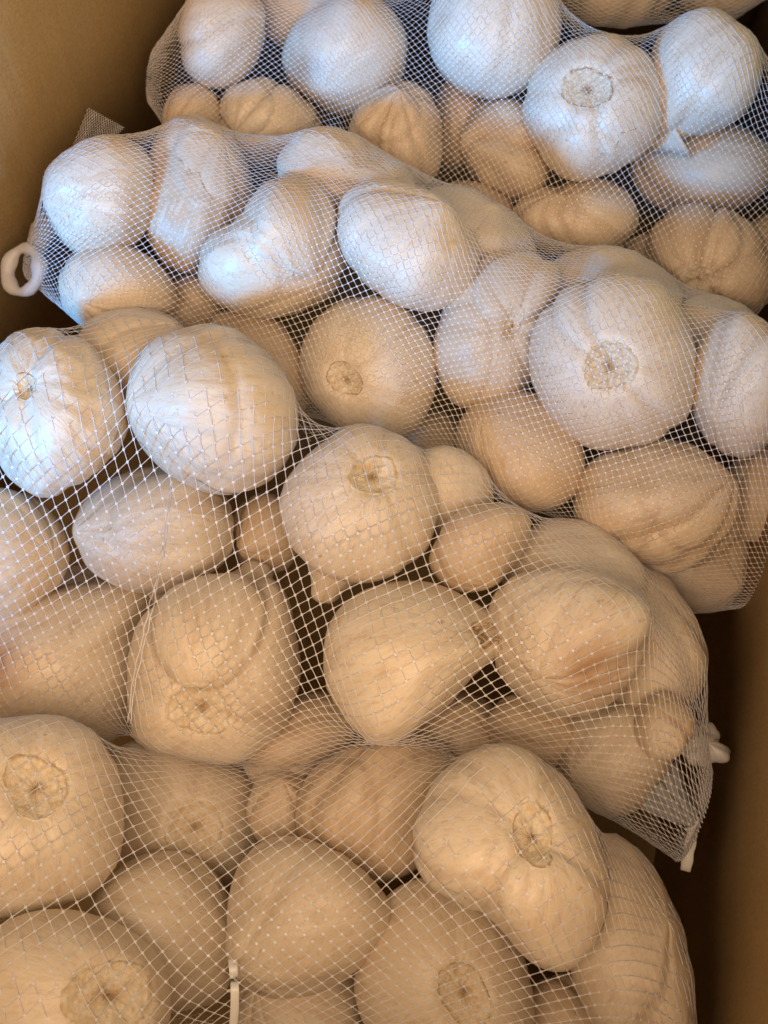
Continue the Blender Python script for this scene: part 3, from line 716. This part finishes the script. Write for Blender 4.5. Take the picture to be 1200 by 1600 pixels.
def tube(name, pts, rad, mat, parent, n=10, rng=None, off=None, closed=False):
    pts = np.asarray(pts, float); rad = np.asarray(rad, float)
    m = len(pts)
    if closed: T = np.roll(pts, -1, 0) - np.roll(pts, 1, 0)
    else: T = np.gradient(pts, axis=0)
    T /= np.linalg.norm(T, axis=1)[:, None]
    up = np.array([.31, .2, .93]); V = []; S = []
    th = np.arange(n) * 2 * np.pi / n
    for i in range(m):
        x = np.cross(up, T[i]); x /= np.linalg.norm(x); y = np.cross(T[i], x)
        k = 1 + (.10 * np.sin(3 * th + .4) + .06 * np.sin(7 * th) if rng is not None else 0)
        V.append(pts[i] + (x * np.cos(th)[:, None] + y * np.sin(th)[:, None]) * (rad[i] * k)[:, None] if rng is not None
                 else pts[i] + (x * np.cos(th)[:, None] + y * np.sin(th)[:, None]) * rad[i])
        S.append(np.stack([np.cos(th), np.sin(th), np.full(n, .15 * i / m)], -1) * 1.6)
    V = np.concatenate(V); S = np.concatenate(S) + (off if off is not None else 0)
    g = np.arange(m * n).reshape(m, n)
    g2 = np.vstack([g, g[:1]]) if closed else g
    Fc = np.stack([g2[:-1], np.roll(g2, -1, 1)[:-1], np.roll(g2, -1, 1)[1:], g2[1:]], -1).reshape(-1, 4)
    if not closed:                               # close both ends with a small fan of quads
        V = np.vstack([V, pts[:1], pts[-1:]]); S = np.vstack([S, S[:1], S[-1:]])
        c0, c1 = m * n, m * n + 1
        caps = []
        for i in range(0, n - 1, 2):
            caps.append((c0, g[0][(i + 2) % n], g[0][i + 1], g[0][i])); caps.append((c1, g[-1][i], g[-1][i + 1], g[-1][(i + 2) % n]))
        Fc = np.vstack([Fc, caps])
    me = mesh(name, V, Fc, attrs={"streak": ('FLOAT_VECTOR', S), "crease": ('FLOAT', np.zeros(len(V)))})
    return link(name, me, mat, parent)

for b in B: build_bulb(b)

# ------------------------------------------------------------------ net bags
def strands(X, A_, B_, nrm, r_strand, r_knot):
    pa, pb = X[A_], X[B_]
    d = pb - pa; ln = np.linalg.norm(d, axis=1)
    ok = ln > 1e-5; A_, B_, pa, pb, d, ln = A_[ok], B_[ok], pa[ok], pb[ok], d[ok], ln[ok]
    d /= ln[:, None]
    n = nrm[A_]; x = np.cross(n, d); x /= np.linalg.norm(x, axis=1)[:, None] + 1e-9; y = np.cross(d, x)
    V = []
    fine = np.clip(ln / .0035, .55, 1)[:, None]          # gathered strands lie thinner
    for f_, rad in ((.0, r_strand * 1.5), (.2, r_strand), (.8, r_strand), (1.0, r_strand * 1.5)):
        c = pa + (pb - pa) * f_
        for k in range(3):
            a = 2 * math.pi * k / 3 + math.pi / 2
            V.append(c + (x * math.cos(a) * 1.25 + y * math.sin(a) * .8) * rad * fine)
    V = np.stack(V, 1).reshape(-1, 3)
    base = np.arange(len(A_))[:, None] * 12
    Fc = []
    for s_ in range(3):
        for k in range(3):
            k2 = (k + 1) % 3
            Fc.append(np.stack([base[:, 0] + s_ * 3 + k, base[:, 0] + s_ * 3 + k2, base[:, 0] + s_ * 3 + 3 + k2, base[:, 0] + s_ * 3 + 3 + k], -1))
    Fc = np.stack(Fc, 1).reshape(-1, 4)
    # the knots: small flattened beads
    ids = np.unique(np.concatenate([A_, B_])); p = X[ids]; n = nrm[ids]
    n = n / (np.linalg.norm(n, axis=1)[:, None] + 1e-9)
    t1 = np.cross(n, [.2, .5, .84]); t1 /= np.linalg.norm(t1, axis=1)[:, None] + 1e-9; t2 = np.cross(n, t1)
    sc = np.full(len(X), 1.0)
    acc = np.zeros(len(X)); cnt = np.zeros(len(X))
    np.add.at(acc, A_, ln); np.add.at(cnt, A_, 1); np.add.at(acc, B_, ln); np.add.at(cnt, B_, 1)
    sc = np.clip(acc / np.maximum(cnt, 1) / .0040, .35, 1.0)[ids][:, None] * r_knot
    ring = [(t1 * math.cos(a) + t2 * math.sin(a)) for a in (0, math.pi / 2, math.pi, 3 * math.pi / 2)]
    KV = np.stack([p + n * sc * .40] + [p + q * sc * 1.15 + n * sc * .05 for q in ring] + [p - n * sc * .3], 1)
    kb = len(V) + np.arange(len(ids))[:, None] * 6
    KF2 = np.concatenate([np.concatenate([kb, kb + 1, kb + 2, kb + 3], 1), np.concatenate([kb, kb + 3, kb + 4, kb + 1], 1)])
    V = np.concatenate([V, KV.reshape(-1, 3)]); Fc = np.concatenate([Fc, KF2])
    return V, Fc

RELAX = 170
def net_bag(bag, Lp, Rp, nu, nv, label, r_strand, r_knot, seed=0):
    """a knitted tube gathered at both ends, shrunk on to the bulbs it holds"""
    rng = np.random.default_rng(seed)
    bl = [b for b in B if b['bag'] == bag]
    C = np.array([b['cen'] for b in bl]); RR = np.array([b['s'].max() for b in bl])
    Lp, Rp = np.array(Lp), np.array(Rp)
    e1 = (Rp - Lp); LEN = np.linalg.norm(e1); e1 /= LEN
    vd = CAM - C.mean(0); vd -= e1 * (vd @ e1); e3 = vd / np.linalg.norm(vd)
    e2 = np.cross(e3, e1)
    t = (C - Lp) @ e1
    ts = np.linspace(0, LEN, nv)
    cen = np.zeros((nv, 3)); a2 = np.zeros(nv); a3 = np.zeros(nv)
    for k, tt in enumerate(ts):                       # loose oval section round the bulbs near each station
        y, z = (C - Lp) @ e2, (C - Lp) @ e3
        near = np.exp(-(np.maximum(0, np.abs(t - tt) - RR) / .04) ** 2) > .2
        if not near.any(): near = np.abs(t - tt) == np.abs(t - tt).min()
        ylo, yhi = (y - RR)[near].min(), (y + RR)[near].max(); zlo, zhi = (z - RR)[near].min(), (z + RR)[near].max()
        cen[k] = Lp + e1 * tt + e2 * (ylo + yhi) / 2 + e3 * (zlo + zhi) / 2
        a2[k] = (yhi - ylo) / 2 * 1.25; a3[k] = (zhi - zlo) / 2 * 1.3
    def smooth(v, n=25):
        for _ in range(n):
            w = v.copy(); w[1:-1] = (v[:-2] + 2 * v[1:-1] + v[2:]) / 4; v = w
        return v
    w = np.clip(np.minimum(ts, LEN - ts) / .05, 0, 1); w = np.sqrt(1 - (1 - w) ** 2)
    a2, a3 = smooth(a2), smooth(a3)
    cen = smooth(cen)
    e = np.clip(np.minimum(ts, LEN - ts) / .05, 0, 1)[:, None]
    line = Lp + e1 * ts[:, None]
    cen = line * (1 - e) + cen * e
    a2 = np.maximum(a2 * w, .003); a3 = np.maximum(a3 * w, .003)
    al = (np.arange(nu)[None] + .5 * (np.arange(nv)[:, None] % 2)) * 2 * np.pi / nu
    P = cen[:, None] + e2 * (np.cos(al) * a2[:, None])[..., None] + e3 * (np.sin(al) * a3[:, None])[..., None]
    end = P.copy()
    odd = (np.arange(nv) % 2)[:, None]
    I = np.arange(nu)
    MARG = r_strand * 1.0
    def nb(P):
        out = np.zeros_like(P)
        for dv in (-1, 1):
            Q = np.roll(P, dv, 0)
            A_ = np.where(odd[..., None] == 1, Q, np.roll(Q, 1, 1)); B_ = np.where(odd[..., None] == 1, np.roll(Q, -1, 1), Q)
            out += A_ + B_
        return out / 4
    def collide(P):
        X = P.reshape(-1, 3).copy()
        for b in bl:
            d = X - b['cen']
            m = np.flatnonzero((d * d).sum(1) < (b['s'].max() * 1.35) ** 2)
            if not len(m): continue
            q = to_unit(b, d[m])
            rho = np.linalg.norm(q, axis=1) + 1e-9
            rs = look(b['r'], q / rho[:, None]) + MARG / b['size']
            hit = rho < rs
            if hit.any():
                mh = m[hit]; X[mh] = b['cen'] + to_world(b, q[hit] * (rs[hit] / rho[hit])[:, None])
        for g, c, rad in necks:
            if g != bag: continue
            d = X - c; l = np.linalg.norm(d, axis=1); h = l < rad + MARG
            if h.any(): X[h] = c + d[h] * ((rad + MARG) / l[h])[:, None]
        return X.reshape(P.shape)
    # taut sheet over the bulbs, first as a radius factor along fixed spokes of the tube, then freely
    D = P - cen[:, None]
    obs = np.full((nv, nu), .12)
    for b in bl:
        Q = b['fr'] / (b['ell'])
        o = (cen - b['cen']) @ Q; dd = D @ Q
        a_ = (dd * dd).sum(-1); b_ = (dd * o[:, None]).sum(-1); c_ = ((o * o).sum(-1) - 1)[:, None]
        disc = b_ * b_ - a_ * c_
        lam = np.where(disc > 0, (-b_ + np.sqrt(np.maximum(disc, 0))) / (a_ + 1e-12), 0); lam = np.where(lam < 2.0, lam, 0)
        obs = np.maximum(obs, lam)
    lam = np.maximum(obs, 1.0)
    lam[0] = lam[-1] = 1
    for it in range(700):
        n_ = nb(lam[..., None])[..., 0]
        n_[0] = n_[-1] = 1
        lam = np.maximum(obs, n_ - .0012)
    lam[0] = lam[-1] = 1
    P = cen[:, None] + D * lam[..., None]
    touch = np.zeros((nv, nu), bool)
    for it in range(RELAX):
        P = P + (nb(P) - P) * np.where(touch, .10, .7)[..., None]
        P[0] = end[0]; P[-1] = end[-1]; P[1] = (end[1] + P[1]) / 2; P[-2] = (end[-2] + P[-2]) / 2
        P0 = P.copy(); P = collide(P); touch = np.abs(P - P0).max(-1) > 1e-7
    X = P.reshape(-1, 3) + rng.normal(0, .00012, (nv * nu, 3))
    idx = np.arange(nv * nu).reshape(nv, nu)
    A_, B_ = [], []
    for j in range(nv - 1):
        a = idx[j]; q = idx[j + 1]
        if j % 2: A_ += [a, a]; B_ += [q, np.roll(q, -1)]
        else: A_ += [a, a]; B_ += [np.roll(q, 1), q]
    A_, B_ = np.concatenate(A_), np.concatenate(B_)
    # outward normals of the sheet
    du = np.roll(P, -1, 1) - np.roll(P, 1, 1); dv = np.gradient(P, axis=0)
    nrm = np.cross(du, dv).reshape(-1, 3); nrm /= np.linalg.norm(nrm, axis=1)[:, None] + 1e-12
    if ((X - np.repeat(cen, nu, 0)) * nrm).sum() < 0: nrm = -nrm
    vis = (nrm[A_] * (CAM - X[A_])).sum(1) / np.linalg.norm(CAM - X[A_], axis=1) > -.55      # the far underside lies on the board
    A_, B_ = A_[vis], B_[vis]
    V, Fc = strands(X, A_, B_, nrm, r_strand, r_knot)
    root = bpy.data.objects.new("net_bag", None); scene.collection.objects.link(root)
    base_p = C.mean(0) - np.array([0, 0, .04]); root.location = base_p
    tag(root, label, "net bag", "white net bags of garlic in the box")
    net = link("net", mesh("net", V - base_p, Fc), NET, root)
    return root, P, X

BAGS = {}
BAGS[0] = net_bag(0, at(700, -60, -.03), at(1260, -60, -.03), 60, 72, "white net bag barely showing behind the top edge of the pile", .00022, .0004, 1)
BAGS[1] = net_bag(1, at(235, 120, -.03), at(1290, 300, -.03), 100, 190, "white net bag farthest back of the full ones, catching the most blue light", .00014, .00052, 2)
BAGS[2] = net_bag(2, at(55, 385, -.03), at(1270, 880, -.05), 96, 190, "white net bag with a plastic loop at its left end, behind the third bag", .00015, .00058, 3)
BAGS[3] = net_bag(3, at(-190, 800, -.03), at(1088, 1282, -.055), 62, 130, "white net bag across the middle with a gathered end and clip at the right", .00016, .00058, 4)
BAGS[4] = net_bag(4, at(-260, 1480, -.04), at(1075, 1790, -.07), 52, 108, "white net bag nearest the viewer, in warm shade", .00015, .00054, 5)

# ------------------------------------------------------------------ ties, clips, loops and tails of the net bags
def surf(bag, u, v, lift=.0006):
    X = BAGS[bag][2]; p = project(X)
    d2 = (p[:, 0] - u) ** 2 + (p[:, 1] - v) ** 2
    m = np.flatnonzero(d2 < 20 ** 2)
    if not len(m): m = np.argsort(d2)[:6]
    dist = np.linalg.norm(X[m] - CAM, axis=1)
    return CAM + ray(u, v) * (np.sort(dist)[:4].mean() - lift)

def part_tube(name, bag, pts, rad, mat, n=12, closed=False):
    root = BAGS[bag][0]; o0 = np.array(root.location)
    return tube(name, np.array(pts) - o0, rad, mat, root, n, None, None, closed)

# plastic loop hanging at the left end of the second bag
a = np.linspace(0, 2 * np.pi, 28, endpoint=False)
loop = [at(37 + 24 * math.cos(t) + 7 * math.sin(t), 422 - 34 * math.sin(t) + 5 * math.cos(t), -.022 + .005 * math.sin(t + .6)) for t in a]
part_tube("plastic_loop", 2, loop, [(.0029 + .0006 * math.sin(2 * t + 1) + .0005 * math.sin(5 * t)) for t in a], FROST, 14, True)
st = [at(u, v, -.024) for u, v in ((52, 396), (60, 378), (66, 362), (78, 345), (90, 335))]
part_tube("gathered_end", 2, st, [.0042, .0050, .0058, .0048, .002], FROST, 14)

def net_patch(bag, corners, nu, nv, z, name="net_tail"):
    (p00, p10, p11, p01) = corners
    X = []
    for j in range(nv):
        for i in range(nu):
            s_ = (i + .5 * (j % 2)) / nu; t_ = j / (nv - 1)
            u = (p00[0] * (1 - s_) + p10[0] * s_) * (1 - t_) + (p01[0] * (1 - s_) + p11[0] * s_) * t_
            v = (p00[1] * (1 - s_) + p10[1] * s_) * (1 - t_) + (p01[1] * (1 - s_) + p11[1] * s_) * t_
            X.append(at(u, v, z + .003 * math.sin(s_ * 9) + .006 * t_))
    X = np.array(X); A_, B_ = [], []
    for j in range(nv - 1):
        for i in range(nu):
            for di in ((0, 1) if j % 2 else (-1, 0)):
                if 0 <= i + di < nu: A_.append(j * nu + i); B_.append((j + 1) * nu + i + di)
    nrm = np.tile(BACK, (len(X), 1))
    V, Fc = strands(X, np.array(A_), np.array(B_), nrm, .00022, .0004)
    root = BAGS[bag][0]
    return link(name, mesh(name, V - np.array(root.location), Fc), NET, root)
net_patch(2, ((112, 232), (175, 222), (196, 200), (138, 168)), 16, 16, -.02)

FILM = plain("clear_film", (0.80, 0.84, 0.90), 0.10, 0.5, 0.3, 300)
def pleats(name, bag, pts, rad, npl, mat, seed):
    rng_ = np.random.default_rng(seed); n = npl * 6; th = np.arange(n) * 2 * np.pi / n
    pts = np.array(pts); T = np.gradient(pts, axis=0); T /= np.linalg.norm(T, axis=1)[:, None]; V = []
    for i, p in enumerate(pts):
        x = np.cross([.31, .2, .93], T[i]); x /= np.linalg.norm(x); y = np.cross(T[i], x)
        k = 1 + .30 * np.sin(npl * th + .6 * i / len(pts)) + .12 * np.sin(3 * th + 1.3) + .06 * rng_.normal(size=n)
        V.append(p + (x * np.cos(th)[:, None] + y * np.sin(th)[:, None] * .6) * (rad[i] * k)[:, None])
    g = np.arange(len(pts) * n).reshape(len(pts), n)
    Fc = np.stack([g[:-1], np.roll(g, -1, 1)[:-1], np.roll(g, -1, 1)[1:], g[1:]], -1).reshape(-1, 4)
    root = BAGS[bag][0]
    return link(name, mesh(name, np.concatenate(V) - np.array(root.location), Fc), mat, root)
tt = np.linspace(0, 1, 9)
pleats("gathered_end", 3, [at(1022 + 64 * t, 1222 + 58 * t + 8 * math.sin(3 * t), -.046 - .004 * t) for t in tt], .0028 + .0085 * (1 - tt) ** 1.3, 11, FILM, 3)
# bunched net and the white clip at the right end of the third bag
rng = np.random.default_rng(5)
def lump(name, bag, c, r, mat, amp=.22):
    d = DIRS
    rr = 1 + lowfreq(rng, PT, PP_, amp * 3, 9) + .06 * np.sin(9 * PT + 2 * PP_) * np.sin(PP_)
    rr[0] = rr[0].mean(); rr[-1] = rr[-1].mean()
    V = c + (d * rr[..., None]).reshape(-1, 3) * r
    root = BAGS[bag][0]
    return link(name, mesh(name, V - np.array(root.location), BF), mat, root)
lump("bunched_net", 3, at(1098, 1166, -.045), np.array([.0095, .0085, .008]), FROST)

def strip(name, bag, pts, wid, th, mat, ribs=0):
    """flat plastic strip along pts with a bevelled section"""
    pts = np.array(pts); T = np.gradient(pts, axis=0); T /= np.linalg.norm(T, axis=1)[:, None]
    V = []
    prof = [(-1, -.5), (-1, .5), (-.8, 1), (.8, 1), (1, .5), (1, -.5), (.8, -1), (-.8, -1)]
    for i, p in enumerate(pts):
        vd = CAM - p; vd /= np.linalg.norm(vd); x = np.cross(T[i], vd); x /= np.linalg.norm(x); y = np.cross(x, T[i])
        k = 1 + (.14 if ribs and (i // 2) % 2 else 0)
        for a_, b_ in prof: V.append(p + x * a_ * wid / 2 * k + y * b_ * th / 2 * k)
    m = len(pts); Fc = []
    for i in range(m - 1):
        for k in range(8):
            Fc.append((i * 8 + k, i * 8 + (k + 1) % 8, i * 8 + 8 + (k + 1) % 8, i * 8 + 8 + k))
    for o_ in (0, (m - 1) * 8): Fc += [(o_, o_ + 1, o_ + 6, o_ + 7), (o_ + 1, o_ + 2, o_ + 5, o_ + 6), (o_ + 2, o_ + 3, o_ + 4, o_ + 5)]
    root = BAGS[bag][0]
    return link(name, mesh(name, np.array(V) - np.array(root.location), Fc, False), mat, root)
tt = np.linspace(0, 1, 14)
strip("clip", 3, [at(1086 - 15 * t, 1276 + 84 * t, -.05 - .008 * t) for t in tt], .0042, .0022, CLIPM, 1)
strip("tie", 4, [surf(4, 362 + 5 * math.sin(3 * t), 1490 + 130 * t, .001) for t in tt], .0030, .0009, CLIPM)

# a run in the third bag's net where two edges are knitted together
sp = [(268, 752), (263, 800), (257, 850), (246, 905), (236, 950), (222, 1010), (208, 1070), (202, 1130)]
us = np.linspace(0, 7, 44)
U = np.interp(us, range(8), [p[0] for p in sp]); V_ = np.interp(us, range(8), [p[1] for p in sp])
SP = np.array([surf(3, u, v, .0004) for u, v in zip(U, V_)])
for _ in range(4): SP[1:-1] = (SP[:-2] + SP[1:-1] * 2 + SP[2:]) / 4
wob = rng.normal(0, .00025, (44, 3))
for k in (-1, 1):
    part_tube("seam_thread", 3, SP + RIGHT * k * .0005 + wob * k, np.full(44, .00026), NET, 6)
